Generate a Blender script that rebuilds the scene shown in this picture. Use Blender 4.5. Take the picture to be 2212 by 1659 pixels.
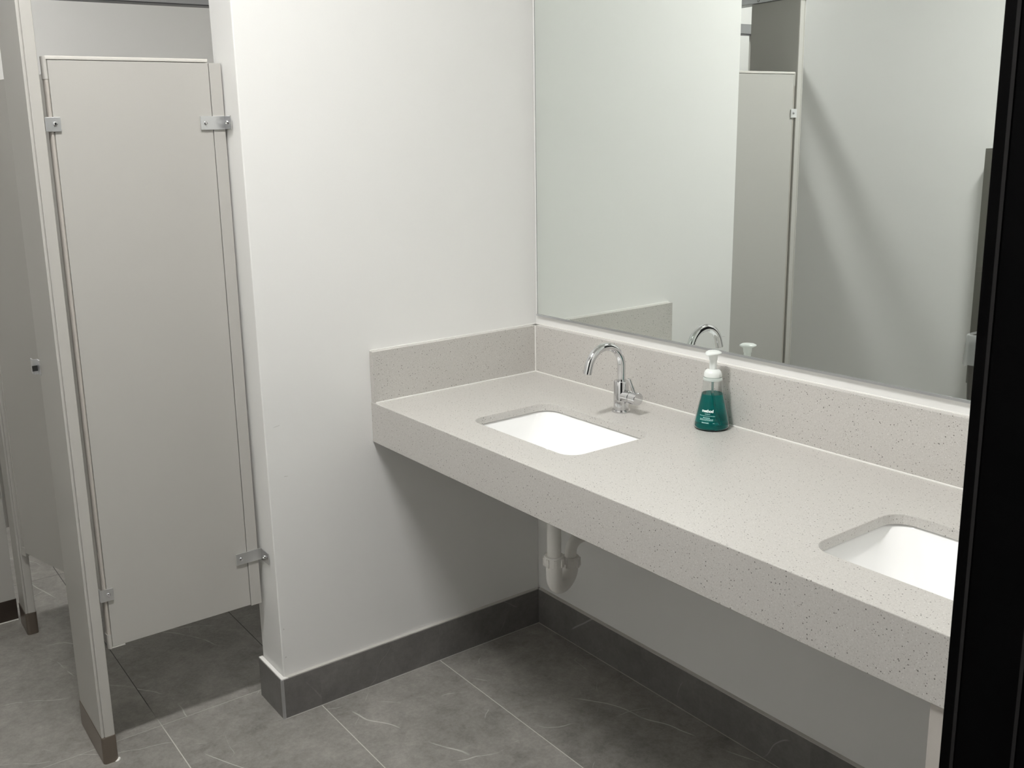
import bpy, bmesh, math, random
from mathutils import Vector, Matrix

for o in list(bpy.data.objects):
    bpy.data.objects.remove(o, do_unlink=True)
scene = bpy.context.scene
COL = scene.collection
PI = math.pi

# ------------------------------------------------------------------ camera
FPX, W_PX, H_PX = 2096.58, 2212.0, 1659.0
yaw, pitch, roll = math.radians(-33.9765), math.radians(-12.2414), math.radians(-1.7173)
fw = Vector((math.sin(-yaw) * math.cos(pitch), math.cos(yaw) * math.cos(pitch), math.sin(pitch)))
rt = Vector((fw.y, -fw.x, 0)).normalized()
up = rt.cross(fw)
r2 = math.cos(roll) * rt + math.sin(roll) * up
u2 = -math.sin(roll) * rt + math.cos(roll) * up
cd = bpy.data.cameras.new('camera')
cam = bpy.data.objects.new('camera', cd)
COL.objects.link(cam)
M = Matrix.Identity(4)
for i in range(3):
    M[i][0], M[i][1], M[i][2] = r2[i], u2[i], -fw[i]
M.translation = Vector((-1.88396, -2.31542, 1.57191))
cam.matrix_world = M
cd.sensor_fit = 'HORIZONTAL'
cd.sensor_width = 36.0
cd.lens = 36.0 * FPX / W_PX
cd.shift_x = 132.12 / W_PX
cd.shift_y = -71.11 / W_PX
cd.clip_start = 0.02
cd.dof.use_dof = True
cd.dof.focus_distance = 2.5
cd.dof.aperture_fstop = 26.0
scene.camera = cam

# ------------------------------------------------------------------ world, lights, exposure
world = bpy.data.worlds.new('world')
scene.world = world
world.use_nodes = True
world.node_tree.nodes['Background'].inputs[0].default_value = (1.0, 0.98, 0.95, 1)
world.node_tree.nodes['Background'].inputs[1].default_value = 0.015
CEIL = 3.05
# two recessed linear ceiling lights: (centre x, centre y, length along x, width along y, emission)
LIGHTS = [(-1.49, -0.92, 0.66, 0.15, 140.0, 'room'), (-1.72, 1.66, 0.66, 0.15, 69.0, 'stall')]
vs = scene.view_settings
vs.view_transform = 'Standard'
vs.look = 'None'
vs.gamma = 1.0
vs.use_curve_mapping = False
vs.exposure = 0.30
cy = scene.cycles
cy.max_bounces = 10
cy.diffuse_bounces = 6
cy.glossy_bounces = 6
cy.transmission_bounces = 10
cy.caustics_reflective = True
cy.caustics_refractive = True
cy.blur_glossy = 0.1
cy.sample_clamp_indirect = 6.0
cy.use_denoising = True

# ------------------------------------------------------------------ materials
def mat(name, col, rough=0.5, metal=0.0, spec=0.5, **kw):
    m = bpy.data.materials.new(name)
    m.use_nodes = True
    b = m.node_tree.nodes['Principled BSDF']
    b.inputs['Base Color'].default_value = (*col, 1)
    b.inputs['Roughness'].default_value = rough
    b.inputs['Metallic'].default_value = metal
    b.inputs['Specular IOR Level'].default_value = spec
    for k, v in kw.items():
        b.inputs[k.replace('_', ' ')].default_value = v
    return m

def N(m, t):
    return m.node_tree.nodes.new(t)

def L(m, a, b):
    m.node_tree.links.new(a, b)

def bump_noise(m, scale, strength, dist=0.001, detail=3.0):
    tc = N(m, 'ShaderNodeTexCoord'); n = N(m, 'ShaderNodeTexNoise'); bp = N(m, 'ShaderNodeBump')
    n.inputs['Scale'].default_value = scale
    n.inputs['Detail'].default_value = detail
    bp.inputs['Strength'].default_value = strength
    bp.inputs['Distance'].default_value = dist
    L(m, tc.outputs['Object'], n.inputs['Vector'])
    L(m, n.outputs['Fac'], bp.inputs['Height'])
    L(m, bp.outputs['Normal'], m.node_tree.nodes['Principled BSDF'].inputs['Normal'])
    return m

m_wall = bump_noise(mat('wall_paint', (0.812, 0.809, 0.793), 0.45, spec=0.35), 260, 0.10)
m_ceil = mat('ceiling_paint', (0.80, 0.80, 0.78), 0.9)
m_part = bump_noise(mat('partition_enamel', (0.455, 0.444, 0.417), 0.36, spec=0.5), 420, 0.12, 0.0006)
m_trim = mat('partition_edge_enamel', (0.485, 0.472, 0.442), 0.35)
m_chrome = mat('chrome', (0.70, 0.70, 0.71), 0.05, 1.0)
m_steel = mat('polished_bracket_steel', (0.80, 0.81, 0.82), 0.38, 1.0)
m_alu = mat('satin_aluminium', (0.60, 0.61, 0.63), 0.32, 1.0)
m_shoe = mat('brushed_steel_shoe', (0.30, 0.26, 0.225), 0.34, 1.0)
m_caulk = mat('white_caulk', (0.78, 0.77, 0.74), 0.6)
m_porc = mat('white_porcelain', (0.93, 0.93, 0.925), 0.08, spec=0.6)
m_pvc = mat('white_pvc', (0.86, 0.845, 0.81), 0.35)
m_black = mat('black_enamel', (0.0007, 0.0006, 0.0008), 0.6, spec=0.05)
m_black2 = mat('dark_gasket', (0.022, 0.021, 0.021), 0.6, spec=0.1)
m_dark = mat('dark_hole', (0.01, 0.01, 0.01), 0.8)
m_edge = mat('mirror_edge', (0.16, 0.18, 0.175), 0.3, 0.6)
m_mirror = mat('mirror_silver', (0.845, 0.885, 0.86), 0.0, 1.0)
m_liner = mat('bin_liner', (0.62, 0.63, 0.63), 0.35, Alpha=0.42)
m_bin = mat('bin_plastic', (0.135, 0.128, 0.118), 0.5)
m_disp = mat('stainless_cabinet', (0.36, 0.355, 0.33), 0.4, 1.0)
m_support = mat('support_paint', (0.50, 0.47, 0.435), 0.5)
m_pump = mat('white_pump_plastic', (0.80, 0.83, 0.81), 0.3)
m_ink = mat('white_label_ink', (0.86, 0.92, 0.90), 0.5)
m_ink2 = mat('pale_label_ink', (0.42, 0.62, 0.60), 0.5)
m_clear = mat('clear_plastic', (0.96, 0.98, 0.975), 0.04, Transmission_Weight=1.0, IOR=1.15)
m_liquid = mat('teal_soap', (0.012, 0.30, 0.285), 0.05, Transmission_Weight=0.80, IOR=1.2)
m_tube = mat('dip_tube_plastic', (0.55, 0.70, 0.68), 0.3, Transmission_Weight=0.4)
m_collar = mat('clear_collar', (0.72, 0.80, 0.77), 0.12, Transmission_Weight=0.45, IOR=1.3)
m_lightframe = mat('light_frame_white', (0.8, 0.8, 0.8), 0.5)

def light_mat(name, strength):
    m = bpy.data.materials.new(name); m.use_nodes = True
    b = m.node_tree.nodes['Principled BSDF']
    b.inputs['Base Color'].default_value = (0.9, 0.9, 0.9, 1)
    b.inputs['Emission Color'].default_value = (1.0, 0.99, 0.97, 1)
    b.inputs['Emission Strength'].default_value = strength
    return m

# speckled quartz
def quartz():
    m = mat('speckled_quartz', (0.55, 0.52, 0.48), 0.28, spec=0.45)
    b = m.node_tree.nodes['Principled BSDF']
    tc = N(m, 'ShaderNodeTexCoord')
    col = None
    mp = N(m, 'ShaderNodeMapping'); mp.inputs['Rotation'].default_value = (0.61, 0.43, 0.87)   # keep the grain off the slab's own axes
    L(m, tc.outputs['Object'], mp.inputs['Vector'])
    base = N(m, 'ShaderNodeTexNoise'); base.inputs['Scale'].default_value = 340; base.inputs['Detail'].default_value = 3
    L(m, mp.outputs['Vector'], base.inputs['Vector'])
    cr = N(m, 'ShaderNodeValToRGB')
    cr.color_ramp.elements[0].position = 0.30; cr.color_ramp.elements[0].color = (0.500, 0.482, 0.455, 1)
    cr.color_ramp.elements[1].position = 0.70; cr.color_ramp.elements[1].color = (0.575, 0.558, 0.530, 1)
    L(m, base.outputs['Fac'], cr.inputs['Fac'])
    cur = cr.outputs['Color']
    for sc, thr, jit, c in ((175, 0.138, 0.50, (0.120, 0.110, 0.100, 1)), (300, 0.165, 0.60, (0.29, 0.272, 0.25, 1)), (270, 0.12, 0.62, (0.74, 0.73, 0.71, 1))):
        v = N(m, 'ShaderNodeTexVoronoi'); v.inputs['Scale'].default_value = sc
        L(m, mp.outputs['Vector'], v.inputs['Vector'])
        lt = N(m, 'ShaderNodeMath'); lt.operation = 'LESS_THAN'; lt.inputs[1].default_value = thr
        sep = N(m, 'ShaderNodeSeparateColor'); L(m, v.outputs['Color'], sep.inputs['Color'])
        gt = N(m, 'ShaderNodeMath'); gt.operation = 'GREATER_THAN'; gt.inputs[1].default_value = jit
        L(m, sep.outputs['Red'], gt.inputs[0])
        # vary the size of each speck
        ml = N(m, 'ShaderNodeMath'); ml.operation = 'MULTIPLY_ADD'; ml.inputs[1].default_value = 0.13; ml.inputs[2].default_value = thr - 0.04
        L(m, sep.outputs['Green'], ml.inputs[0]); L(m, ml.outputs[0], lt.inputs[1])
        L(m, v.outputs['Distance'], lt.inputs[0])
        mu = N(m, 'ShaderNodeMath'); mu.operation = 'MULTIPLY'
        L(m, lt.outputs[0], mu.inputs[0]); L(m, gt.outputs[0], mu.inputs[1])
        mx = N(m, 'ShaderNodeMix'); mx.data_type = 'RGBA'
        L(m, mu.outputs[0], mx.inputs['Factor']); L(m, cur, mx.inputs['A']); mx.inputs['B'].default_value = c
        cur = mx.outputs['Result']
    L(m, cur, b.inputs['Base Color'])
    return m
m_quartz = quartz()

# veined grey porcelain tile; grout only where asked
def tile(name, grout, lo, hi):
    m = mat(name, (0.2, 0.2, 0.19), 0.42, spec=0.45)
    b = m.node_tree.nodes['Principled BSDF']
    tc = N(m, 'ShaderNodeTexCoord')
    P = tc.outputs['Object']
    def noise(scale, detail, rough=0.55, dist=0.0, vec=P):
        n = N(m, 'ShaderNodeTexNoise')
        n.inputs['Scale'].default_value = scale; n.inputs['Detail'].default_value = detail
        n.inputs['Roughness'].default_value = rough; n.inputs['Distortion'].default_value = dist
        L(m, vec, n.inputs['Vector']); return n.outputs['Fac']
    def math_(op, a, bb=None, c=None):
        n = N(m, 'ShaderNodeMath'); n.operation = op
        for i, x in enumerate((a, bb, c)):
            if x is None: continue
            if isinstance(x, (int, float)): n.inputs[i].default_value = x
            else: L(m, x, n.inputs[i])
        return n.outputs[0]
    sep = N(m, 'ShaderNodeSeparateXYZ'); L(m, P, sep.inputs[0])
    X, Y = sep.outputs['X'], sep.outputs['Y']
    TW, TL = 0.4065, 1.22
    cx = math_('FLOOR', math_('DIVIDE', math_('ADD', X, 1.22), TW))
    yy = math_('ADD', Y, -0.170)
    cyy = math_('FLOOR', math_('DIVIDE', yy, TL))
    # every tile gets its own piece of stone
    comb = N(m, 'ShaderNodeCombineXYZ')
    L(m, math_('MULTIPLY', cx, 3.71), comb.inputs[0]); L(m, math_('MULTIPLY', cyy, 5.13), comb.inputs[1])
    L(m, math_('MULTIPLY', math_('ADD', cx, cyy), 2.3), comb.inputs[2])
    add = N(m, 'ShaderNodeVectorMath'); add.operation = 'ADD'
    L(m, P, add.inputs[0]); L(m, comb.outputs[0], add.inputs[1])
    V = add.outputs[0]
    n1 = noise(3.2, 8, 0.62, 0.4, V)
    n2 = noise(26, 6, 0.7, 0.0, V)
    n4 = noise(6.0, 9, 0.72, 0.5, V)
    n5 = noise(95, 4, 0.75, 0.0, V)
    cr = N(m, 'ShaderNodeValToRGB')
    cr.color_ramp.elements[0].position = 0.37; cr.color_ramp.elements[0].color = (*lo, 1)
    cr.color_ramp.elements[1].position = 0.64; cr.color_ramp.elements[1].color = (*hi, 1)
    L(m, math_('ADD', math_('ADD', math_('MULTIPLY', n1, 0.27), math_('MULTIPLY', n5, 0.20)), math_('ADD', math_('MULTIPLY', n2, 0.23), math_('MULTIPLY', n4, 0.30))), cr.inputs['Fac'])
    # thin pale veins: level sets of a distorted noise, broken up by another noise
    sv = N(m, 'ShaderNodeSeparateXYZ'); L(m, V, sv.inputs[0])
    def veins(ang, period, width, wob, wscale, gscale, glo):
        # wandering pale strokes along one direction, broken up by another noise
        a = math_('ADD', math_('MULTIPLY', sv.outputs['X'], math.cos(ang)), math_('MULTIPLY', sv.outputs['Y'], math.sin(ang)))
        a = math_('ADD', a, math_('MULTIPLY', sv.outputs['Z'], 0.7))
        a = math_('ADD', a, math_('MULTIPLY', noise(wscale, 2.5, 0.5, 0.0, V), wob))
        f = math_('FRACT', math_('DIVIDE', a, period))
        d = math_('MULTIPLY', math_('ABSOLUTE', math_('SUBTRACT', f, 0.5)), period)
        line = N(m, 'ShaderNodeMapRange'); line.inputs['From Min'].default_value = width * 0.3; line.inputs['From Max'].default_value = width
        line.inputs['To Min'].default_value = 1.0; line.inputs['To Max'].default_value = 0.0
        L(m, d, line.inputs['Value'])
        gate = N(m, 'ShaderNodeMapRange'); gate.inputs['From Min'].default_value = glo; gate.inputs['From Max'].default_value = glo + 0.09
        L(m, noise(gscale, 3, 0.6, 0.0, V), gate.inputs['Value'])
        return math_('MULTIPLY', line.outputs[0], gate.outputs[0])
    vn = math_('MAXIMUM', veins(0.45, 0.33, 0.0026, 0.22, 2.2, 4.2, 0.50), math_('MULTIPLY', veins(1.25, 0.31, 0.0016, 0.24, 3.1, 6.5, 0.51), 0.75))
    vn = math_('MAXIMUM', vn, math_('MULTIPLY', veins(2.4, 0.36, 0.0013, 0.26, 4.0, 7.0, 0.53), 0.6))
    mx = N(m, 'ShaderNodeMix'); mx.data_type = 'RGBA'
    L(m, math_('MULTIPLY', vn, 0.62), mx.inputs['Factor']); L(m, cr.outputs['Color'], mx.inputs['A'])
    mx.inputs['B'].default_value = (min(hi[0] * 1.9, .66), min(hi[1] * 1.9, .65), min(hi[2] * 1.9, .62), 1)
    cur = mx.outputs['Result']
    if grout:
        def joint(v, period, half):
            f = math_('FRACT', math_('DIVIDE', v, period))
            d = math_('MULTIPLY', math_('MINIMUM', f, math_('SUBTRACT', 1.0, f)), period)
            return math_('LESS_THAN', d, half)
        jx = joint(math_('ADD', X, 1.22), TW, 0.0013)
        jy = joint(yy, TL, 0.0010)
        j = math_('MAXIMUM', jx, jy)
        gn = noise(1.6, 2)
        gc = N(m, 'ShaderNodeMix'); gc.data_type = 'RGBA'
        # grout is darker around the stall, paler by the basin
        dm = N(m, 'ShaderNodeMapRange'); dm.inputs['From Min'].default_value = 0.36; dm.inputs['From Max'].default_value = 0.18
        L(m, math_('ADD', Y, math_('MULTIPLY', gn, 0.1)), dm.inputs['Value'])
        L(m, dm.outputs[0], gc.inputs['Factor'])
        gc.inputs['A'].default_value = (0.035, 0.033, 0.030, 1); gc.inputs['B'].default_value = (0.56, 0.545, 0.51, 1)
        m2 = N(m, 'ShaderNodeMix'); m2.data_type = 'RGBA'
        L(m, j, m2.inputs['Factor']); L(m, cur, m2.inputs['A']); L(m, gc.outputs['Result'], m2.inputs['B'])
        cur = m2.outputs['Result']
    L(m, cur, b.inputs['Base Color'])
    rr = N(m, 'ShaderNodeMapRange'); rr.inputs['To Min'].default_value = 0.36; rr.inputs['To Max'].default_value = 0.52
    L(m, n2, rr.inputs['Value']); L(m, rr.outputs[0], b.inputs['Roughness'])
    return m
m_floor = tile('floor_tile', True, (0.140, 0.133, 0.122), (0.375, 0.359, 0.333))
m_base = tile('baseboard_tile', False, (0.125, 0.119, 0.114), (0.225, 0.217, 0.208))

# ------------------------------------------------------------------ mesh helpers
def link(name, me, m, parent=None):
    o = bpy.data.objects.new(name, me)
    COL.objects.link(o)
    if m: o.data.materials.append(m)
    if parent: o.parent = parent
    return o

def finish(bm, name, m, parent=None, smooth=False, bevel=0.0, seg=2, angle=40):
    bmesh.ops.recalc_face_normals(bm, faces=bm.faces)
    if bevel > 0:
        es = [e for e in bm.edges if len(e.link_faces) == 2 and e.calc_face_angle(0) > math.radians(30)]
        bmesh.ops.bevel(bm, geom=es, offset=bevel, segments=seg, profile=0.5, affect='EDGES', clamp_overlap=True)
    me = bpy.data.meshes.new(name)
    if smooth:
        for f in bm.faces: f.smooth = True
        for e in bm.edges:
            if len(e.link_faces) == 2 and e.calc_face_angle(0) > math.radians(angle): e.smooth = False
    bm.to_mesh(me); bm.free()
    o = link(name, me, m, parent)
    if bevel > 0 and smooth:
        wn = o.modifiers.new('even_shading', 'WEIGHTED_NORMAL'); wn.keep_sharp = True; wn.weight = 100
    return o

def box_bm(bm, x0, x1, y0, y1, z0, z1):
    vs_ = [bm.verts.new(p) for p in ((x0, y0, z0), (x1, y0, z0), (x1, y1, z0), (x0, y1, z0), (x0, y0, z1), (x1, y0, z1), (x1, y1, z1), (x0, y1, z1))]
    for f in ((0, 3, 2, 1), (4, 5, 6, 7), (0, 1, 5, 4), (1, 2, 6, 5), (2, 3, 7, 6), (3, 0, 4, 7)):
        bm.faces.new([vs_[i] for i in f])
    return vs_

def box(name, m, parent, x0, x1, y0, y1, z0, z1, bevel=0.0, seg=2):
    bm = bmesh.new(); box_bm(bm, x0, x1, y0, y1, z0, z1)
    return finish(bm, name, m, parent, bevel=bevel, seg=seg, smooth=bevel > 0)

def boxes(name, m, parent, lst, bevel=0.0):
    bm = bmesh.new()
    for b in lst: box_bm(bm, *b)
    return finish(bm, name, m, parent, bevel=bevel, smooth=bevel > 0)

def lathe_bm(bm, prof, seg=48, origin=(0, 0, 0), axis=None, cap=True):
    """prof: (radius, height) pairs along local z; axis turns local z to that direction"""
    rot = Matrix.Identity(3)
    if axis is not None: rot = Vector((0, 0, 1)).rotation_difference(Vector(axis)).to_matrix()
    rings = []
    for r, h in prof:
        rings.append([bm.verts.new(Vector(origin) + rot @ Vector((r * math.cos(2 * PI * i / seg), r * math.sin(2 * PI * i / seg), h))) for i in range(seg)])
    for a, b in zip(rings, rings[1:]):
        for i in range(seg):
            bm.faces.new((a[i], a[(i + 1) % seg], b[(i + 1) % seg], b[i]))
    if cap:
        bm.faces.new(list(reversed(rings[0]))); bm.faces.new(rings[-1])

def lathe(name, m, parent, prof, seg=48, origin=(0, 0, 0), axis=None, cap=True, angle=35):
    bm = bmesh.new(); lathe_bm(bm, prof, seg, origin, axis, cap)
    return finish(bm, name, m, parent, smooth=True, angle=angle)

def tube_bm(bm, pts, rad, seg=24, cap=True):
    pts = [Vector(p) for p in pts]
    rads = rad if isinstance(rad, (list, tuple)) else [rad] * len(pts)
    t = (pts[1] - pts[0]).normalized()
    ref = Vector((0, 0, 1)) if abs(t.z) < 0.9 else Vector((1, 0, 0))
    n = t.cross(ref).normalized()
    rings = []
    for i, p in enumerate(pts):
        if i == 0: t2 = (pts[1] - pts[0]).normalized()
        elif i == len(pts) - 1: t2 = (pts[-1] - pts[-2]).normalized()
        else: t2 = ((pts[i] - pts[i - 1]).normalized() + (pts[i + 1] - pts[i]).normalized()).normalized()
        n = (t.rotation_difference(t2) @ n); t = t2
        bn = t.cross(n)
        rings.append([bm.verts.new(p + rads[i] * (math.cos(2 * PI * k / seg) * n + math.sin(2 * PI * k / seg) * bn)) for k in range(seg)])
    for a, b in zip(rings, rings[1:]):
        for i in range(seg):
            bm.faces.new((a[i], a[(i + 1) % seg], b[(i + 1) % seg], b[i]))
    if cap:
        bm.faces.new(list(reversed(rings[0]))); bm.faces.new(rings[-1])

def tube(name, m, parent, pts, rad, seg=24, angle=50):
    bm = bmesh.new(); tube_bm(bm, pts, rad, seg)
    return finish(bm, name, m, parent, smooth=True, angle=angle)

def prism(name, m, parent, poly, z0, z1, bevel=0.0, seg=2, smooth=False):
    bm = bmesh.new()
    a = [bm.verts.new((x, y, z0)) for x, y in poly]; b = [bm.verts.new((x, y, z1)) for x, y in poly]
    n = len(poly)
    bm.faces.new(list(reversed(a))); bm.faces.new(b)
    for i in range(n): bm.faces.new((a[i], a[(i + 1) % n], b[(i + 1) % n], b[i]))
    return finish(bm, name, m, parent, bevel=bevel, seg=seg, smooth=smooth or bevel > 0)

def rrect(cx_, cy_, hx, hy, r, n=8):
    """rounded rectangle, counter-clockwise"""
    out = []
    for sx, sy, a0 in ((1, 1, 0), (-1, 1, PI / 2), (-1, -1, PI), (1, -1, 3 * PI / 2)):
        for k in range(n + 1):
            a = a0 + k * PI / 2 / n
            out.append((cx_ + sx * (hx - r) + r * math.cos(a), cy_ + sy * (hy - r) + r * math.sin(a)))
    return out

def thing(name, label, cat, loc=(0, 0, 0), group=None):
    o = bpy.data.objects.new(name, None)
    COL.objects.link(o)
    o.empty_display_size = 0.05
    o['label'] = label; o['category'] = cat
    if group: o['group'] = group
    return o

def tag(o, label, cat, group=None):
    o['label'] = label; o['category'] = cat
    if group: o['group'] = group
    return o

def struct(o):
    o['kind'] = 'structure'
    return o

def place_origin(root):
    """put a thing's empty at the middle of its base without moving its parts"""
    lo = Vector((1e9,) * 3); hi = Vector((-1e9,) * 3)
    def walk(o):
        for c in o.children:
            if c.type == 'MESH':
                for v in c.data.vertices:
                    for i in range(3):
                        lo[i] = min(lo[i], v.co[i]); hi[i] = max(hi[i], v.co[i])
            walk(c)
    walk(root)
    root.location = ((lo.x + hi.x) / 2, (lo.y + hi.y) / 2, lo.z)
    for c in root.children:
        c.matrix_parent_inverse = Matrix.Translation(-root.location)

# ================================================================== the room
YF, XL, YD = 2.45, -2.58, -1.80        # far wall, left wall, door wall
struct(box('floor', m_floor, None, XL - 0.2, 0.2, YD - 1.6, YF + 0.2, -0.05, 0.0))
struct(box('ceiling', m_ceil, None, XL - 0.2, 0.2, YD - 0.16, YF + 0.2, CEIL, CEIL + 0.05))
struct(box('wall_right', m_wall, None, 0.0, 0.12, YD - 0.16, YF + 0.12, 0, CEIL))
struct(box('wall_left', m_wall, None, XL - 0.12, XL, YD - 0.16, YF + 0.12, 0, CEIL))
struct(box('wall_far', m_wall, None, XL, 0.0, YF, YF + 0.12, 0, CEIL))
# the short wall the basin counter runs into (its free end is a hair out of plumb)
bm = bmesh.new()
WT = 0.142
v = box_bm(bm, -0.918, 0.0, 0.0, WT, 0, CEIL)
for i in (4, 7): v[i].co.x = -0.9375
wb_ = struct(finish(bm, 'wall_back', m_wall, bevel=0.003))
# little scuffs and a chip in the paint near the wall's free end
m_scuff = mat('paint_scuff', (0.62, 0.61, 0.59), 0.6)
bm = bmesh.new()
for x, z, w, t_, k in ((-0.899, 0.842, 0.020, 0.0012, 0.15), (-0.877, 0.701, 0.012, 0.0012, -0.1), (-0.911, 0.262, 0.004, 0.003, 0.0), (-0.911, 0.176, 0.005, 0.003, 0.3)):
    bm.faces.new([bm.verts.new(q) for q in ((x, -0.0004, z), (x + w, -0.0004, z + k * w), (x + w * 0.9, -0.0004, z + k * w + t_), (x + w * 0.2, -0.0004, z + t_ * 1.6))])
finish(bm, 'paint_scuff', m_scuff, wb_)
# wall with the doorway the picture is taken through
DX0, DX1, DZ = -2.02, -0.834, 2.16
struct(boxes('wall_front', m_wall, None, [(XL, DX0 - 0.03, YD - 0.14, YD, 0, CEIL), (DX1 + 0.03, 0.0, YD - 0.14, YD, 0, CEIL), (DX0 - 0.03, DX1 + 0.03, YD - 0.14, YD, DZ + 0.03, CEIL)]))
yo, yi = YD - 0.165, YD + 0.02
fr = struct(boxes('door_1', m_black, None, [
    (DX1, DX1 + 0.030, yo, yi, 0, DZ + 0.03), (DX0 - 0.030, DX0, yo, yi, 0, DZ + 0.03), (DX0, DX1, yo, yi, DZ, DZ + 0.03),
    (DX1 + 0.030, DX1 + 0.07, YD + 0.0005, yi, 0, DZ + 0.07), (DX1 + 0.030, DX1 + 0.07, yo, YD - 0.1405, 0, DZ + 0.07),
    (DX0 - 0.07, DX0 - 0.03, YD + 0.0005, yi, 0, DZ + 0.07), (DX0 - 0.07, DX0 - 0.03, yo, YD - 0.1405, 0, DZ + 0.07)]))
gk = boxes('door_gasket', m_black2, fr, [(DX1 - 0.0012, DX1, yi - 0.0165, yi - 0.0125, 0.0, DZ), (DX1 - 0.0012, DX1, yi - 0.083, yi - 0.079, 0.0, DZ)])

# baseboards: cut floor tile, pale grouted top edge, metal corner
HB, TB = 0.119, 0.012
XE = -0.920                             # wall end at floor level
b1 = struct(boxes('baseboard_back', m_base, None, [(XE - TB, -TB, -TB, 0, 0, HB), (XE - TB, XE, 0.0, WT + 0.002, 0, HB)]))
prism('top_caulk', m_caulk, b1, [(XE - TB + 0.001, -TB + 0.001), (XE + 0.01, -TB + 0.001), (XE, 0), (XE, WT + 0.002), (XE - TB + 0.001, WT + 0.002)], HB, HB + 0.0035)
prism('top_grout', mat('beige_grout', (0.50, 0.485, 0.455), 0.7), b1, [(XE + 0.0102, -TB + 0.001), (-TB, -TB + 0.001), (-TB, 0), (XE + 0.0002, 0)], HB, HB + 0.0030)
boxes('corner_strip', m_alu, b1, [(XE - TB - 0.0012, XE - TB + 0.007, -TB - 0.0012, -TB + 0.002, 0, HB + 0.001), (XE - TB - 0.0012, XE - TB + 0.002, -TB + 0.002, -TB + 0.004, 0, HB + 0.001)])
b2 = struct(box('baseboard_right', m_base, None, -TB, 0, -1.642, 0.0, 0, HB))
box('top_caulk', mat('grey_grout', (0.50, 0.485, 0.455), 0.7), b2, -TB + 0.001, 0, -1.642, -TB, HB, HB + 0.003)

m_joint = mat('floor_joint_grout', (0.42, 0.405, 0.38), 0.7)
box('floor_joint', m_joint, b2, -TB - 0.0022, -TB, -1.640, -TB, 0.0, 0.0012)
boxes('floor_joint', m_joint, b1, [(XE - TB, -TB - 0.0022, -TB - 0.0022, -TB, 0.0, 0.0012)])

# ceiling lights
for lx, ly, ln, wd, st, which in LIGHTS:
    lab = {'room': 'long slim recessed ceiling light over the open floor by the basin counter',
           'stall': 'long slim recessed ceiling light over the rear toilet stall'}[which]
    t = thing('ceiling_light', lab, 'ceiling light')
    box('diffuser', light_mat('lit_diffuser_' + which, st), t, lx - ln / 2, lx + ln / 2, ly - wd / 2, ly + wd / 2, CEIL - 0.014, CEIL - 0.008)
    f = 0.014
    boxes('frame', m_lightframe, t, [(lx - ln / 2 - f, lx + ln / 2 + f, ly - wd / 2 - f, ly - wd / 2, CEIL - 0.048, CEIL), (lx - ln / 2 - f, lx + ln / 2 + f, ly + wd / 2, ly + wd / 2 + f, CEIL - 0.048, CEIL),
                                     (lx - ln / 2 - f, lx - ln / 2, ly - wd / 2, ly + wd / 2, CEIL - 0.048, CEIL), (lx + ln / 2, lx + ln / 2 + f, ly - wd / 2, ly + wd / 2, CEIL - 0.048, CEIL)])
    place_origin(t)

# ================================================================== basin counter
HC, DC, HA = 0.86, -0.599, 0.1164
SINKS = [(-0.355, -0.520), (-0.355, -1.545)]
SHX, SHY, SR = 0.134, 0.1985, 0.042
YEND = YD
def slab_with_holes(name, m, parent):
    bm = bmesh.new()
    x0, x1, y0, y1 = DC + 0.02202, 0.0, YEND, 0.0
    loops = [[(x0, y0), (x1, y0), (x1, y1), (x0, y1)]] + [rrect(cx_, cy_, SHX, SHY, SR, 8) for cx_, cy_ in SINKS]
    es = []
    for lp in loops:
        vv = [bm.verts.new((x, y, HC)) for x, y in lp]
        es += [bm.edges.new((vv[i], vv[(i + 1) % len(vv)])) for i in range(len(vv))]
    bmesh.ops.triangle_fill(bm, edges=es, use_beauty=True, use_dissolve=False)
    # keep only faces outside the holes
    kill = []
    for f in bm.faces:
        c = f.calc_center_median()
        for cx_, cy_ in SINKS:
            if abs(c.x - cx_) < SHX - 0.001 and abs(c.y - cy_) < SHY - 0.001:
                dx, dy = abs(c.x - cx_) - (SHX - SR), abs(c.y - cy_) - (SHY - SR)
                if not (dx > 0 and dy > 0 and math.hypot(dx, dy) > SR): kill.append(f)
    bmesh.ops.delete(bm, geom=kill, context='FACES_ONLY')
    r = bmesh.ops.extrude_face_region(bm, geom=list(bm.faces))
    for e in r['geom']:
        if isinstance(e, bmesh.types.BMVert): e.co.z -= 0.02
    bmesh.ops.recalc_face_normals(bm, faces=bm.faces)
    es = []
    for e in bm.edges:
        if len(e.link_faces) == 2 and e.calc_face_angle(0) > math.radians(60) and all(abs(vv.co.z - HC) < 1e-5 for vv in e.verts):
            if min(abs(vv.co.x - 0.0) for vv in e.verts) > 1e-4 and max(vv.co.x for vv in e.verts) < -0.19 and min(vv.co.x for vv in e.verts) > DC + 0.03: es.append(e)
    bmesh.ops.bevel(bm, geom=es, offset=0.0014, segments=2, profile=0.5, affect='EDGES')
    return finish(bm, name, m, parent)
ct = thing('vanity_countertop', 'long speckled grey quartz basin counter with deep front edge and upstand', 'countertop')
slab_with_holes('top_slab', m_quartz, ct)
bm = bmesh.new(); box_bm(bm, DC, DC + 0.022, YEND, -0.0005, HC - HA, HC)
bmesh.ops.bevel(bm, geom=[e for e in bm.edges if all(abs(w.co.x - DC) < 1e-6 for w in e.verts) and abs(e.verts[0].co.z - e.verts[1].co.z) < 1e-6], offset=0.0016, segments=2, profile=0.5, affect='EDGES')
finish(bm, 'front_apron', m_quartz, ct)
ZS = HC + 0.1465
box('backsplash', m_quartz, ct, -0.02, -0.0003, YEND, -0.0205, HC, ZS, bevel=0.0012)
box('side_splash', m_quartz, ct, DC + 0.001, -0.0205, -0.02, -0.0003, HC, ZS, bevel=0.0012)
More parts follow.
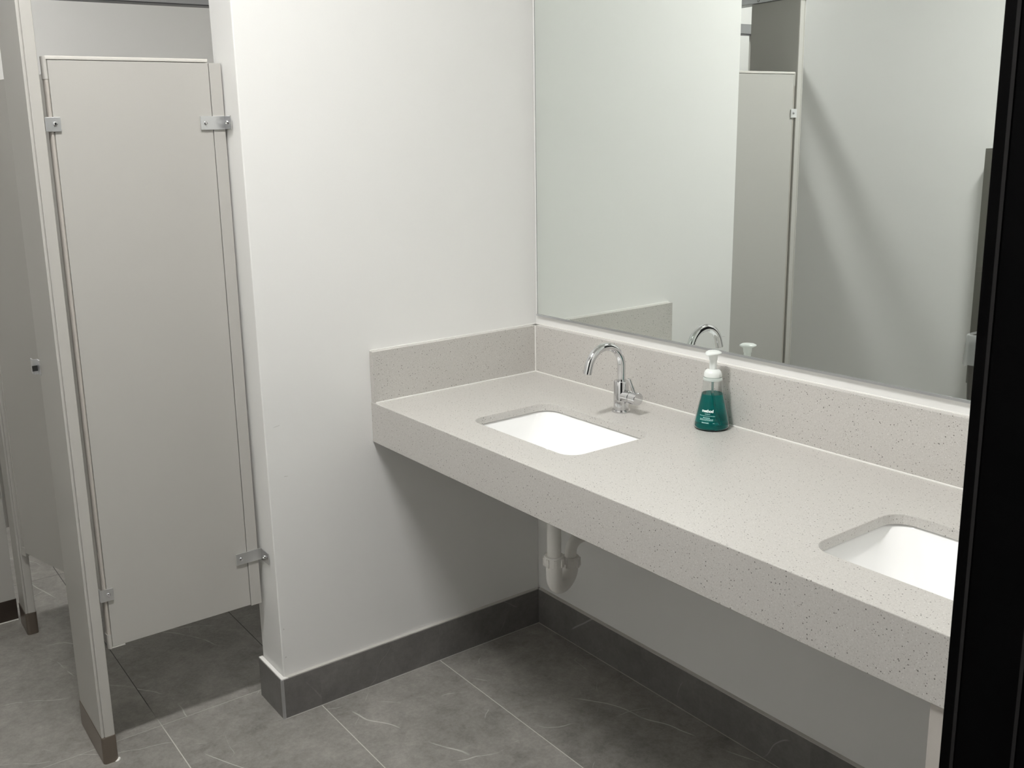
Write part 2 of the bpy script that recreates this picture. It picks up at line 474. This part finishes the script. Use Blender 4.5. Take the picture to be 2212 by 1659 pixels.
# pale caulk beads along the joints
def bead(name, parent, pts, r=0.0026):
    bm = bmesh.new(); tube_bm(bm, pts, r, 8)
    return finish(bm, name, m_caulk, parent, smooth=True)
cb = bead('caulk_bead', ct, [(-0.0205, YEND, HC + 0.0005), (-0.0205, -0.0205, HC + 0.0005), (DC + 0.004, -0.0205, HC + 0.0005)])
bead('caulk_bead', ct, [(-0.0205, -0.0205, HC), (-0.0205, -0.0205, ZS)], 0.0022)
bead('caulk_bead', ct, [(-0.002, YEND, ZS + 0.0005), (-0.002, -0.002, ZS + 0.0005), (DC + 0.002, -0.002, ZS + 0.0005)], 0.0024)
place_origin(ct)

# painted panel carrying the near end of the counter
sp = thing('counter_support', 'pale painted upright panel holding up the near end of the counter', 'support panel')
box('panel', m_support, sp, DC + 0.006, -0.520, -1.700, -1.636, 0.002, HC - HA - 0.001, bevel=0.002)
box('end_panel', m_support, sp, DC + 0.006, DC + 0.026, YD + 0.001, -1.700, 0.002, HC - HA - 0.001)
box('foot_tile', m_base, sp, DC - 0.002, DC + 0.006, YD + 0.03, -1.640, 0.0, 0.10)
place_origin(sp)

# undermount sinks
def sink(cx_, cy_, label):
    t = thing('undermount_sink', label, 'sink', group=None)
    bm = bmesh.new()
    prof = [(0.022, 0.838, 0.05), (0.004, 0.838, 0.044), (0.002, 0.834, 0.046), (-0.004, 0.824, 0.052), (-0.015, 0.796, 0.066), (-0.029, 0.766, 0.080), (-0.045, 0.738, 0.086), (-0.062, 0.717, 0.070), (-0.082, 0.704, 0.050), (-0.107, 0.698, 0.026)]
    rings = []
    for d, z, r in prof:
        rings.append([bm.verts.new((x, y, z)) for x, y in rrect(cx_, cy_, SHX + d, SHY + d, min(r, SHX + d - 0.002), 8)])
    for a, b in zip(rings, rings[1:]):
        for i in range(len(a)): bm.faces.new((a[i], a[(i + 1) % len(a)], b[(i + 1) % len(a)], b[i]))
    bm.faces.new(rings[-1])
    bmesh.ops.recalc_face_normals(bm, faces=bm.faces)
    for f in bm.faces:
        if f.calc_center_median().z < 0.70 and f.normal.z < 0: bmesh.ops.reverse_faces(bm, faces=list(bm.faces)); break
    ob = finish_raw(bm, 'bowl', m_porc, t)
    md = ob.modifiers.new('thickness', 'SOLIDIFY'); md.thickness = 0.008; md.offset = -1
    lathe('drain', m_chrome, t, [(0.0, 0.6995), (0.012, 0.6995), (0.013, 0.7000), (0.026, 0.7015), (0.028, 0.6985)], 32, (cx_, cy_, 0), cap=False)
    place_origin(t)
    return t
def finish_raw(bm, name, m, parent):
    me = bpy.data.meshes.new(name)
    for f in bm.faces: f.smooth = True
    bm.to_mesh(me); bm.free()
    return link(name, me, m, parent)
sink(*SINKS[0], 'white rectangular undermount sink below the chrome faucet')
sink(*SINKS[1], 'white rectangular undermount sink with bright glint, nearest the black door frame')

# white plastic trap under the far sink
tr = thing('drain_trap', 'white plastic drain trap hanging below the counter near the corner', 'drain pipe')
ax, ay = -0.355, -0.500
bx, by = -0.272, -0.470
tube('tailpiece', m_pvc, tr, [(ax, ay, 0.69), (ax, ay, 0.50)], 0.0185)
def slip_nut(x, y, z, r):
    bm = bmesh.new()
    lathe_bm(bm, [(r * 0.86, z - 0.014), (r, z - 0.012), (r, z + 0.012), (r * 0.94, z + 0.015), (r * 0.80, z + 0.015)], 40, (x, y, 0))
    for k in range(8):
        a = k * PI / 4 + 0.2
        cx_, cy_ = x + r * math.cos(a), y + r * math.sin(a)
        vv = box_bm(bm, -0.003, 0.003, -0.004, 0.004, z - 0.011, z + 0.011)
        for w in vv:
            px_, py_ = w.co.x, w.co.y
            w.co.x = cx_ + px_ * math.cos(a) - py_ * math.sin(a); w.co.y = cy_ + px_ * math.sin(a) + py_ * math.cos(a)
    return finish(bm, 'slip_nut', m_pvc, tr, smooth=True, angle=35)
slip_nut(ax, ay, 0.492, 0.0265)
d = Vector((bx - ax, by - ay, 0)); D = d.length; d.normalize()
R = D / 2
pts = [(ax, ay, 0.485), (ax, ay, 0.465), (ax, ay, 0.442)]
for k in range(1, 16):
    a = PI * k / 16
    c = Vector((ax, ay, 0.442)) + d * (R - R * math.cos(a)) + Vector((0, 0, -R * 0.78 * math.sin(a)))
    pts.append(tuple(c))
pts += [(bx, by, 0.4425), (bx, by, 0.448)]
tube('trap_bend', m_pvc, tr, pts, [0.0215, 0.0213, 0.0212] + [0.0205] * 15 + [0.0195, 0.019], 28)
slip_nut(bx, by, 0.456, 0.0235)
pts = [(bx, by, 0.45), (bx, by, 0.482)]
for k in range(1, 9):
    a = PI / 2 * k / 8
    pts.append((bx + 0.035 * (1 - math.cos(a)), by, 0.482 + 0.035 * math.sin(a)))
pts += [(-0.10, by, 0.520), (-0.001, by, 0.523)]
tube('trap_arm', m_pvc, tr, pts, 0.0158, 28)
lathe('wall_flange', m_pvc, tr, [(0.019, 0.0), (0.034, 0.0), (0.034, 0.003), (0.019, 0.008)], 32, (-0.0005, by, 0.523), (-1, 0, 0))
place_origin(tr)

# faucet
fa = thing('faucet', 'chrome gooseneck faucet with side lever behind the far sink', 'faucet')
fx, fy = -0.136, -0.517
lathe('base_flange', m_chrome, fa, [(0.0, HC), (0.0235, HC), (0.0242, HC + 0.001), (0.0242, HC + 0.005), (0.0232, HC + 0.0065), (0.0, HC + 0.0065)], 48, (fx, fy, 0), cap=False)
lathe('body', m_chrome, fa, [(0.0, HC + 0.006), (0.0198, HC + 0.006), (0.0198, HC + 0.0825), (0.0188, HC + 0.084), (0.0125, HC + 0.0845), (0.0122, HC + 0.088), (0.0, HC + 0.088)], 48, (fx, fy, 0), cap=False)
Rg, zc = 0.0580, HC + 0.124
pts = [(fx, fy, HC + 0.08), (fx, fy, HC + 0.10), (fx, fy, zc)]
for k in range(1, 33):
    a = math.radians(164) * k / 32
    pts.append((fx - Rg + Rg * math.cos(a), fy, zc + Rg * math.sin(a)))
e = Vector(pts[-1]); a = math.radians(164)
tdir = Vector((-math.sin(a), 0, math.cos(a)))
pts.append(tuple(e + tdir * 0.010)); pts.append(tuple(e + tdir * 0.021))
tube('spout', m_chrome, fa, pts, 0.0107, 32)
lathe('aerator', m_alu, fa, [(0.0, -0.001), (0.0080, -0.001), (0.0080, 0.0006), (0.0, 0.0006)], 24, tuple(e + tdir * 0.0215), tuple(tdir), cap=False)
zh = HC + 0.045
lathe('valve_housing', m_chrome, fa, [(0.0165, 0.0), (0.0165, 0.036), (0.0160, 0.0366)], 40, (fx, fy, zh), (0, -1, 0))
hd = lathe('handle', m_chrome, fa, [(0.0, 0.0378), (0.0160, 0.0378), (0.0168, 0.0386), (0.0168, 0.062), (0.0160, 0.063), (0.0, 0.063)], 40, (fx, fy, zh), (0, -1, 0), cap=False)
# flat lever leaning back from the handle
bm = bmesh.new()
p0, p1 = Vector((fx - 0.004, fy - 0.053, zh + 0.012)), Vector((fx - 0.021, fy - 0.049, zh + 0.056))
ax_ = (p1 - p0).normalized(); wv = Vector((0, 1, 0)); nv = ax_.cross(wv).normalized()
vv = []
for p, w in ((p0, 0.0050), (p1, 0.0042)):
    for s, q in ((-1, -1), (1, -1), (1, 1), (-1, 1)): vv.append(bm.verts.new(p + wv * w * s + nv * 0.0026 * q))
for f in ((0, 1, 2, 3), (4, 5, 6, 7), (0, 1, 5, 4), (1, 2, 6, 5), (2, 3, 7, 6), (3, 0, 4, 7)): bm.faces.new([vv[i] for i in f])
finish(bm, 'lever', m_chrome, fa, bevel=0.0012, smooth=True)
place_origin(fa)

# foaming soap bottle
so = thing('soap_dispenser', 'clear foaming soap bottle half full of teal liquid with white pump', 'soap bottle')
sx, sy = -0.0690, -0.7640
outer = [(0.0, 0.0), (0.036, 0.0), (0.0405, 0.0012), (0.0425, 0.0045), (0.0430, 0.0085), (0.0415, 0.018), (0.0372, 0.040), (0.0325, 0.062), (0.0282, 0.082), (0.0250, 0.098), (0.0236, 0.108), (0.0228, 0.118), (0.0222, 0.1225)]
lathe('bottle', m_clear, so, [(r, HC + h) for r, h in outer] + [(0.0207, HC + 0.1225), (0.0213, HC + 0.118), (0.0221, HC + 0.108)] + [(max(r - 0.0015, 0), HC + h + (0.0018 if h < 0.002 else 0)) for r, h in reversed(outer[:10])], 64, (sx, sy, 0), cap=False, angle=60)
LZ = 0.0880
inn = [(0.0, 0.0022), (0.034, 0.0022), (0.0388, 0.0035), (0.0408, 0.0065), (0.0412, 0.0095), (0.0397, 0.018), (0.0354, 0.040), (0.0307, 0.062), (0.0264, 0.082), (0.0253, LZ), (0.0, LZ)]
lathe('soap_liquid', m_liquid, so, [(r, HC + h) for r, h in inn], 64, (sx, sy, 0), cap=False, angle=50)
tube('dip_tube', m_tube, so, [(sx, sy, HC + 0.122), (sx, sy, HC + 0.09), (sx + 0.004, sy - 0.004, HC + 0.05), (sx + 0.012, sy - 0.012, HC + 0.008)], 0.0028, 16)
lathe('neck_ring', m_collar, so, [(0.0222, HC + 0.1215), (0.0226, HC + 0.122), (0.0226, HC + 0.1265), (0.0214, HC + 0.1275), (0.0214, HC + 0.131), (0.0, HC + 0.131)], 48, (sx, sy, 0), cap=False)
lathe('pump_collar', m_pump, so, [(0.0, HC + 0.129), (0.0212, HC + 0.129), (0.0214, HC + 0.131), (0.0212, HC + 0.137), (0.0196, HC + 0.1425), (0.0160, HC + 0.1465), (0.0105, HC + 0.148), (0.0096, HC + 0.149)], 48, (sx, sy, 0), cap=False)
pm = lathe('pump_stem', m_pump, so, [(0.0088, HC + 0.1475), (0.0088, HC + 0.171), (0.0100, HC + 0.1715), (0.0112, HC + 0.184), (0.013, HC + 0.187)], 40, (sx, sy, 0))
# pump head: oval press plate with a flat spout pointing toward the room
bm = bmesh.new()
ha = math.radians(180 + 8)             # direction the spout points
rings = []
for z, k in ((0.1840, 0.62), (0.1875, 0.97), (0.1890, 1.0), (0.1905, 0.98), (0.1935, 0.72), (0.1945, 0.40)):
    ring = []
    for i in range(40):
        t_ = 2 * PI * i / 40
        x, y = (0.0275 if math.cos(t_) > 0 else 0.0200) * math.cos(t_), 0.0195 * math.sin(t_)
        if x > 0: y *= 1 - 0.42 * (x / 0.0275) ** 1.2
        x *= k; y *= k
        zz = z - (0.0035 * max(0, (x - 0.006) / 0.03) ** 1.3)
        ring.append(bm.verts.new((sx + x * math.cos(ha) - y * math.sin(ha), sy + x * math.sin(ha) + y * math.cos(ha), HC + zz)))
    rings.append(ring)
for a_, b_ in zip(rings, rings[1:]):
    for i in range(40): bm.faces.new((a_[i], a_[(i + 1) % 40], b_[(i + 1) % 40], b_[i]))
bm.faces.new(list(reversed(rings[0]))); bm.faces.new(rings[-1])
finish(bm, 'pump_head', m_pump, so, smooth=True, angle=45)
# printing on the cone
def cone_r(h):
    for (r0, h0), (r1, h1) in zip(outer, outer[1:]):
        if h0 <= h <= h1 and h1 > h0: return r0 + (r1 - r0) * (h - h0) / (h1 - h0)
    return 0.03
A0 = math.radians(204)                   # angle of the middle of the label
def wrap(u, h, lift=0.0004):
    r = cone_r(h) + lift
    a = A0 + u / r
    return (sx + r * math.cos(a), sy + r * math.sin(a), HC + h)
tcu = bpy.data.curves.new('brand_lettering', 'FONT')
tcu.body = 'method'; tcu.align_x = 'CENTER'; tcu.size = 0.0098; tcu.offset = 0.00035; tcu.resolution_u = 4; tcu.space_character = 0.92
to = bpy.data.objects.new('brand_lettering', tcu); COL.objects.link(to)
bpy.context.view_layer.update()
me = bpy.data.meshes.new_from_object(to.evaluated_get(bpy.context.evaluated_depsgraph_get()))
bpy.data.objects.remove(to, do_unlink=True)
for w in me.vertices:
    w.co = wrap(w.co.x, 0.0475 + w.co.y)
me.materials.clear()
link('brand_lettering', me, m_ink, so)
bm = bmesh.new()
rnd = random.Random(4)
for h, u0, u1, th in ((0.0362, -0.0060, 0.0070, 0.0016), (0.0318, -0.0200, 0.0190, 0.0011), (0.0272, -0.0100, 0.0070, 0.0018), (0.0238, -0.0180, 0.0150, 0.0013), (0.0212, -0.0190, 0.0150, 0.0013), (0.0150, -0.0125, 0.0060, 0.0022), (0.0150, 0.0150, 0.0195, 0.0010)):
    u = u0
    while u < u1:
        ln_ = min(rnd.uniform(0.0012, 0.0042), u1 - u)
        n_ = 3
        for k in range(n_):
            a_, b_ = u + ln_ * k / n_, u + ln_ * (k + 1) / n_
            hh = h + 0.0070
            bm.faces.new([bm.verts.new(wrap(*q)) for q in ((a_, hh - th / 2), (b_, hh - th / 2), (b_, hh + th / 2), (a_, hh + th / 2))])
        u += ln_ + 0.0007
finish(bm, 'fine_print', m_ink2, so)
place_origin(so)

# ================================================================== mirror
mi = thing('wall_mirror', 'large frameless mirror mounted above the counter upstand', 'mirror')
MZ, MY, MY1, MT = 1.0375, -0.0158, YD + 0.06, 2.55
box('glass', m_mirror, mi, -0.006, -0.001, MY1, MY, MZ, MT)
boxes('polished_edge', m_edge, mi, [(-0.0062, -0.001, MY, MY + 0.0016, MZ, MT)])
boxes('bottom_channel', m_alu, mi, [(-0.0085, -0.0005, MY1, MY + 0.004, MZ - 0.003, MZ), (-0.0085, -0.0066, MY1, MY + 0.004, MZ, MZ + 0.0025)])
place_origin(mi)

# ================================================================== toilet partitions
ZT, ZB = 1.783, 0.320
def shoe_poly(x0, x1, y0, y1, r, front_only=True):
    n = 5
    out = [(x1, y1), (x0, y1)]
    for k in range(n + 1):
        a = PI + k * PI / 2 / n
        out.append((x0 + r + r * math.cos(a), y0 + r + r * math.sin(a)))
    for k in range(n + 1):
        a = 1.5 * PI + k * PI / 2 / n
        out.append((x1 - r + r * math.cos(a), y0 + r + r * math.sin(a)))
    return out

def pilaster_along_y(label, x0, x1, y0, y1, ztop, cut=False):
    t = thing('partition_pilaster', label, 'partition post', group=None)
    box('post', m_part, t, x0, x1, y0 + 0.003, y1, 0.03, ztop, bevel=0.0015)
    # seam-edge mouldings: a narrow folded lip, then the wider rounded edge strip
    box('edge_lip', m_trim, t, x0 + 0.0002, x0 + 0.0062, y0 + 0.0005, y0 + 0.008, 0.03, ztop - 0.001, bevel=0.001)
    box('edge_strip', m_trim, t, x0 + 0.0080, x1 - 0.0002, y0 - 0.001, y0 + 0.008, 0.03, ztop - 0.001, bevel=0.0026, seg=3)
    sh = prism('shoe', m_shoe, t, shoe_poly(x0 - 0.002, x1 + 0.002, y0 - 0.004, y1 + 0.002, 0.009), 0.0, 0.076, bevel=0.0012, smooth=True)
    return t, sh
P1X0, P1X1, P1Y0, P1Y1 = -1.3985, -1.3640, 0.0860, 0.310
p1, sh1 = pilaster_along_y('tall greige stall post with steel shoe, nearest the viewer', P1X0, P1X1, P1Y0, P1Y1, 2.055)
# smear of white sealant at the toe of the shoe
bm = bmesh.new()
pts = []
for k in range(9):
    a = 1.42 * PI + k * (0.62 * PI) / 8
    pts.append((P1X1 - 0.006 + 0.0105 * math.cos(a), P1Y0 + 0.006 + 0.0125 * math.sin(a), 0.0015))
tube_bm(bm, pts, [0.001, 0.002, 0.003, 0.0034, 0.0036, 0.0038, 0.0036, 0.003, 0.001], 8)
finish(bm, 'sealant_smear', m_caulk, sh1, smooth=True)
# strike for the door latch on the far edge of the post
boxes('latch_keeper', m_steel, p1, [(P1X0 - 0.012, P1X0, P1Y1 + 0.002, P1Y1 + 0.005, 1.012, 1.052), (P1X0 - 0.014, P1X0 - 0.011, P1Y1 + 0.005, P1Y1 + 0.030, 1.012, 1.052), (P1X0 - 0.003, P1X0, P1Y1 - 0.020, P1Y1 + 0.002, 1.012, 1.052)], bevel=0.0008)
boxes('keeper_stop', m_dark, p1, [(P1X0 - 0.0165, P1X0 - 0.004, P1Y1 - 0.002, P1Y1 + 0.0012, 1.022, 1.036)])
place_origin(p1)

P2X0, P2X1 = -1.414, -1.382
p2, sh2 = pilaster_along_y('narrow greige stall post with steel shoe at the hinge side of the ajar door', P2X0, P2X1, 0.955, 1.060, 2.055)
place_origin(p2)

# fixed side panel between the front post and the short wall
pn = thing('partition_panel', 'wide greige stall side panel fixed between post and white wall', 'partition panel')
PY, PT = 0.086, 0.025
PX0, PX1, XS = -1.3530, -0.9330, -0.9640
box('panel_face', m_part, pn, PX0 + 0.0085, XS - 0.0012, PY, PY + PT, ZB, ZT - 0.006, bevel=0.0012)
box('filler_strip', m_part, pn, XS, PX1, PY - 0.0012, PY + PT, ZB - 0.003, ZT - 0.006, bevel=0.0012)
box('top_moulding', mat('pale_moulding_enamel', (0.62, 0.60, 0.56), 0.35), pn, PX0 + 0.004, XS - 0.002, PY - 0.0015, PY + PT + 0.001, ZT - 0.0050, ZT + 0.0035, bevel=0.002)
box('bottom_moulding', m_trim, pn, PX0 + 0.006, PX0 + 0.040, PY - 0.0012, PY + PT + 0.001, ZB - 0.004, ZB - 0.0005, bevel=0.001)
bm = bmesh.new()
tube_bm(bm, [(PX0 + 0.004, PY + 0.0125, ZB - 0.002), (PX0 + 0.004, PY + 0.0125, ZT)], 0.006, 20)
for w in bm.verts: w.co.y = PY + 0.0125 + (w.co.y - PY - 0.0125) * 2.15
finish(bm, 'edge_moulding', mat('edge_moulding_enamel', (0.46, 0.43, 0.395), 0.3), pn, smooth=True)
for z0, z1 in ((ZT - 0.048, ZT + 0.002), (ZB - 0.004, ZB + 0.035)):
    bm = bmesh.new()
    tube_bm(bm, [(PX0 + 0.0035, PY + 0.0125, z0), (PX0 + 0.0035, PY + 0.0125, z1)], 0.0070, 20)
    for w in bm.verts: w.co.y = PY + 0.0125 + (w.co.y - PY - 0.0125) * 2.0
    finish(bm, 'corner_cap', m_trim, pn, smooth=True)
def screw(parent, o, ax, r=0.0052):
    return lathe('screw', m_chrome, parent, [(r, 0.0), (r, 0.0012), (r * 0.85, 0.0028), (r * 0.5, 0.0036), (r * 0.42, 0.0022), (0.0, 0.0022)], 20, o, ax, cap=False)
def ear_left(z0, z1):
    b = boxes('bracket', m_steel, pn, [(P1X1 + 0.0002, PX0 + 0.023, PY - 0.0052, PY - 0.0018, z0, z1), (P1X1 + 0.0002, P1X1 + 0.0032, PY - 0.0018, PY + 0.030, z0, z1)], bevel=0.0010)
    screw(b, (PX0 + 0.0105, PY - 0.0052, (z0 + z1) / 2 + 0.001), (0, -1, 0))
def ear_right(z0, z1, y1):
    xw = -0.9335 if z0 > 1 else -0.9235
    b = boxes('bracket', m_steel, pn, [(-0.998, xw - 0.0005, PY - 0.0054, PY - 0.0020, z0, z1)], bevel=0.0010)
    boxes('wall_flange', m_chrome, b, [(xw - 0.0035, xw - 0.0003, y1, PY - 0.0054, z0 + 0.0003, z1 - 0.0003)], bevel=0.0008)
    screw(b, (-0.985, PY - 0.0054, (z0 + z1) / 2), (0, -1, 0))
    screw(b, (xw - 0.0035, (y1 + PY) / 2 - 0.004, (z0 + z1) / 2), (-1, 0, 0), 0.0056)
ear_left(1.6180, 1.6505); ear_left(0.4495, 0.4820)
ear_right(1.6155, 1.6490, 0.040); ear_right(0.4480, 0.4810, 0.030)
place_origin(pn)

# ajar stall door between the two posts
dr = thing('stall_door', 'greige toilet stall door standing ajar behind the nearest post', 'stall door')
th = math.radians(16.0)
def door_part(name, m, lst, bevel=0.0012):
    o = boxes(name, m, dr, lst, bevel)
    for w in o.data.vertices:                      # local: u from hinge to latch, v thickness
        u_, v_ = w.co.x, w.co.y
        w.co.x = -1.3990 + u_ * math.sin(th) + v_ * math.cos(th)
        w.co.y = 0.946 - u_ * math.cos(th) + v_ * math.sin(th)
    return o
ZDB, ZDT = 0.297, 1.775
door_part('door_leaf', m_part, [(0.012, 0.600, 0.0, 0.024, ZDB, ZDT)])
door_part('edge_moulding', m_trim, [(0.004, 0.011, -0.001, 0.025, ZDB + 0.02, ZDT)])
door_part('lower_hinge', m_part, [(-0.005, 0.020, -0.002, 0.024, ZDB - 0.012, ZDB + 0.018)])
door_part('upper_hinge', m_part, [(-0.005, 0.020, -0.002, 0.024, ZDT - 0.05, ZDT - 0.02)])
place_origin(dr)

# head rails
hr = thing('head_rail', 'aluminium head rail running along the tops of the front stall posts', 'head rail')
box('rail', m_alu, hr, -1.418, -1.355, 0.070, 1.088, 2.0555, 2.105, bevel=0.003)
screw(hr, (-1.355, 0.272, 2.0660), (1, 0, 0), 0.0065)
place_origin(hr)
hr2 = thing('head_rail', 'aluminium head rail crossing in front of the bright rear wall', 'head rail')
box('rail', m_alu, hr2, XL + 0.001, -0.001, 1.089, 1.140, 2.0565, 2.104, bevel=0.002)
box('rail_lip', mat('rail_dark_lip', (0.10, 0.10, 0.105), 0.4, 0.6), hr2, XL + 0.001, -0.001, 1.0885, 1.1405, 2.0535, 2.0566)  # thin dark strip along the rail's lower edge
place_origin(hr2)

# rear stall: post, door and divider along x
p3 = thing('partition_pilaster', 'dark shaded stall post with low steel shoe at the left picture edge', 'partition post')
box('post', m_part, p3, -1.72, -1.4185, 1.100, 1.130, 0.03, 2.054, bevel=0.0015)
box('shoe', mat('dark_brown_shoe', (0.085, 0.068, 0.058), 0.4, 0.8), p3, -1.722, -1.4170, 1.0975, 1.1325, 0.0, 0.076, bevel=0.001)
box('sealant_line', m_caulk, p3, -1.722, -1.418, 1.0945, 1.0975, 0.0, 0.0025)
boxes('hinge_bracket', m_steel, p3, [(-1.440, -1.4215, 1.096, 1.100, 0.445, 0.480)], bevel=0.001)
place_origin(p3)
d2 = thing('stall_door', 'closed greige door of the rear stall beside the left wall', 'stall door')
box('door_leaf', m_part, d2, -2.355, -1.726, 1.102, 1.127, ZB, ZT, bevel=0.0012)
place_origin(d2)
p4 = thing('partition_pilaster', 'greige stall post against the left wall beside the rear stall door', 'partition post')
box('post', m_part, p4, XL + 0.002, -2.362, 1.100, 1.130, 0.03, 2.054, bevel=0.0015)
box('shoe', m_shoe, p4, XL + 0.001, -2.360, 1.0975, 1.1325, 0.0, 0.076)
place_origin(p4)
dv = thing('partition_panel', 'greige divider panel between the front stall and the rear stall', 'partition panel')
box('panel_face', m_part, dv, -1.412, -0.004, 1.1420, 1.1660, ZB, ZT - 0.03, bevel=0.0012)
place_origin(dv)

# ================================================================== things seen in the mirror
td = thing('towel_cabinet', 'tall stainless paper towel cabinet on the left wall, seen in the mirror', 'towel dispenser')
box('cabinet', m_disp, td, XL + 0.001, XL + 0.105, -0.42, -0.068, 0.42, 1.470, bevel=0.002)
box('door_panel', m_disp, td, XL + 0.105, XL + 0.109, -0.415, -0.073, 0.95, 1.460, bevel=0.001)
box('towel_slot', m_dark, td, XL + 0.109, XL + 0.1095, -0.38, -0.11, 0.985, 1.010)
box('waste_door', m_disp, td, XL + 0.105, XL + 0.109, -0.415, -0.073, 0.430, 0.935, bevel=0.001)
place_origin(td)

wb = thing('waste_bin', 'slim dark waste bin with a clear liner, seen in the mirror', 'waste bin')
bx0, bx1, by0, by1 = XL + 0.118, XL + 0.40, -0.64, -0.205
bm = bmesh.new()
rings = []
for z, s in ((0.0, 0.88), (0.005, 0.885), (0.685, 1.0), (0.695, 1.015), (0.700, 1.015), (0.700, 0.97), (0.02, 0.85)):
    rings.append([bm.verts.new((x, y, z)) for x, y in rrect((bx0 + bx1) / 2, (by0 + by1) / 2, (bx1 - bx0) / 2 * s, (by1 - by0) / 2 * s, 0.03, 5)])
for a_, b_ in zip(rings, rings[1:]):
    for i in range(len(a_)): bm.faces.new((a_[i], a_[(i + 1) % len(a_)], b_[(i + 1) % len(a_)], b_[i]))
bm.faces.new(list(reversed(rings[0]))); bm.faces.new(rings[-1])
finish(bm, 'bin_body', m_bin, wb, smooth=True, angle=50)
bm = bmesh.new()
rings = []
rnd = random.Random(2)
for z, s in ((0.60, 0.955), (0.698, 0.975), (0.708, 1.0), (0.704, 1.03), (0.66, 1.03), (0.615, 1.035), (0.575, 1.045)):
    ring = []
    for i, (x, y) in enumerate(rrect((bx0 + bx1) / 2, (by0 + by1) / 2, (bx1 - bx0) / 2 * s, (by1 - by0) / 2 * s, 0.03, 8)):
        j = 0.004 if z < 0.69 and s > 1 else 0.0
        ring.append(bm.verts.new((x + rnd.uniform(0, j), y + rnd.uniform(0, j), z + rnd.uniform(-j, j))))
    rings.append(ring)
for a_, b_ in zip(rings, rings[1:]):
    for i in range(len(a_)): bm.faces.new((a_[i], a_[(i + 1) % len(a_)], b_[(i + 1) % len(a_)], b_[i]))
finish(bm, 'bin_liner', m_liner, wb, smooth=True, angle=80)
place_origin(wb)
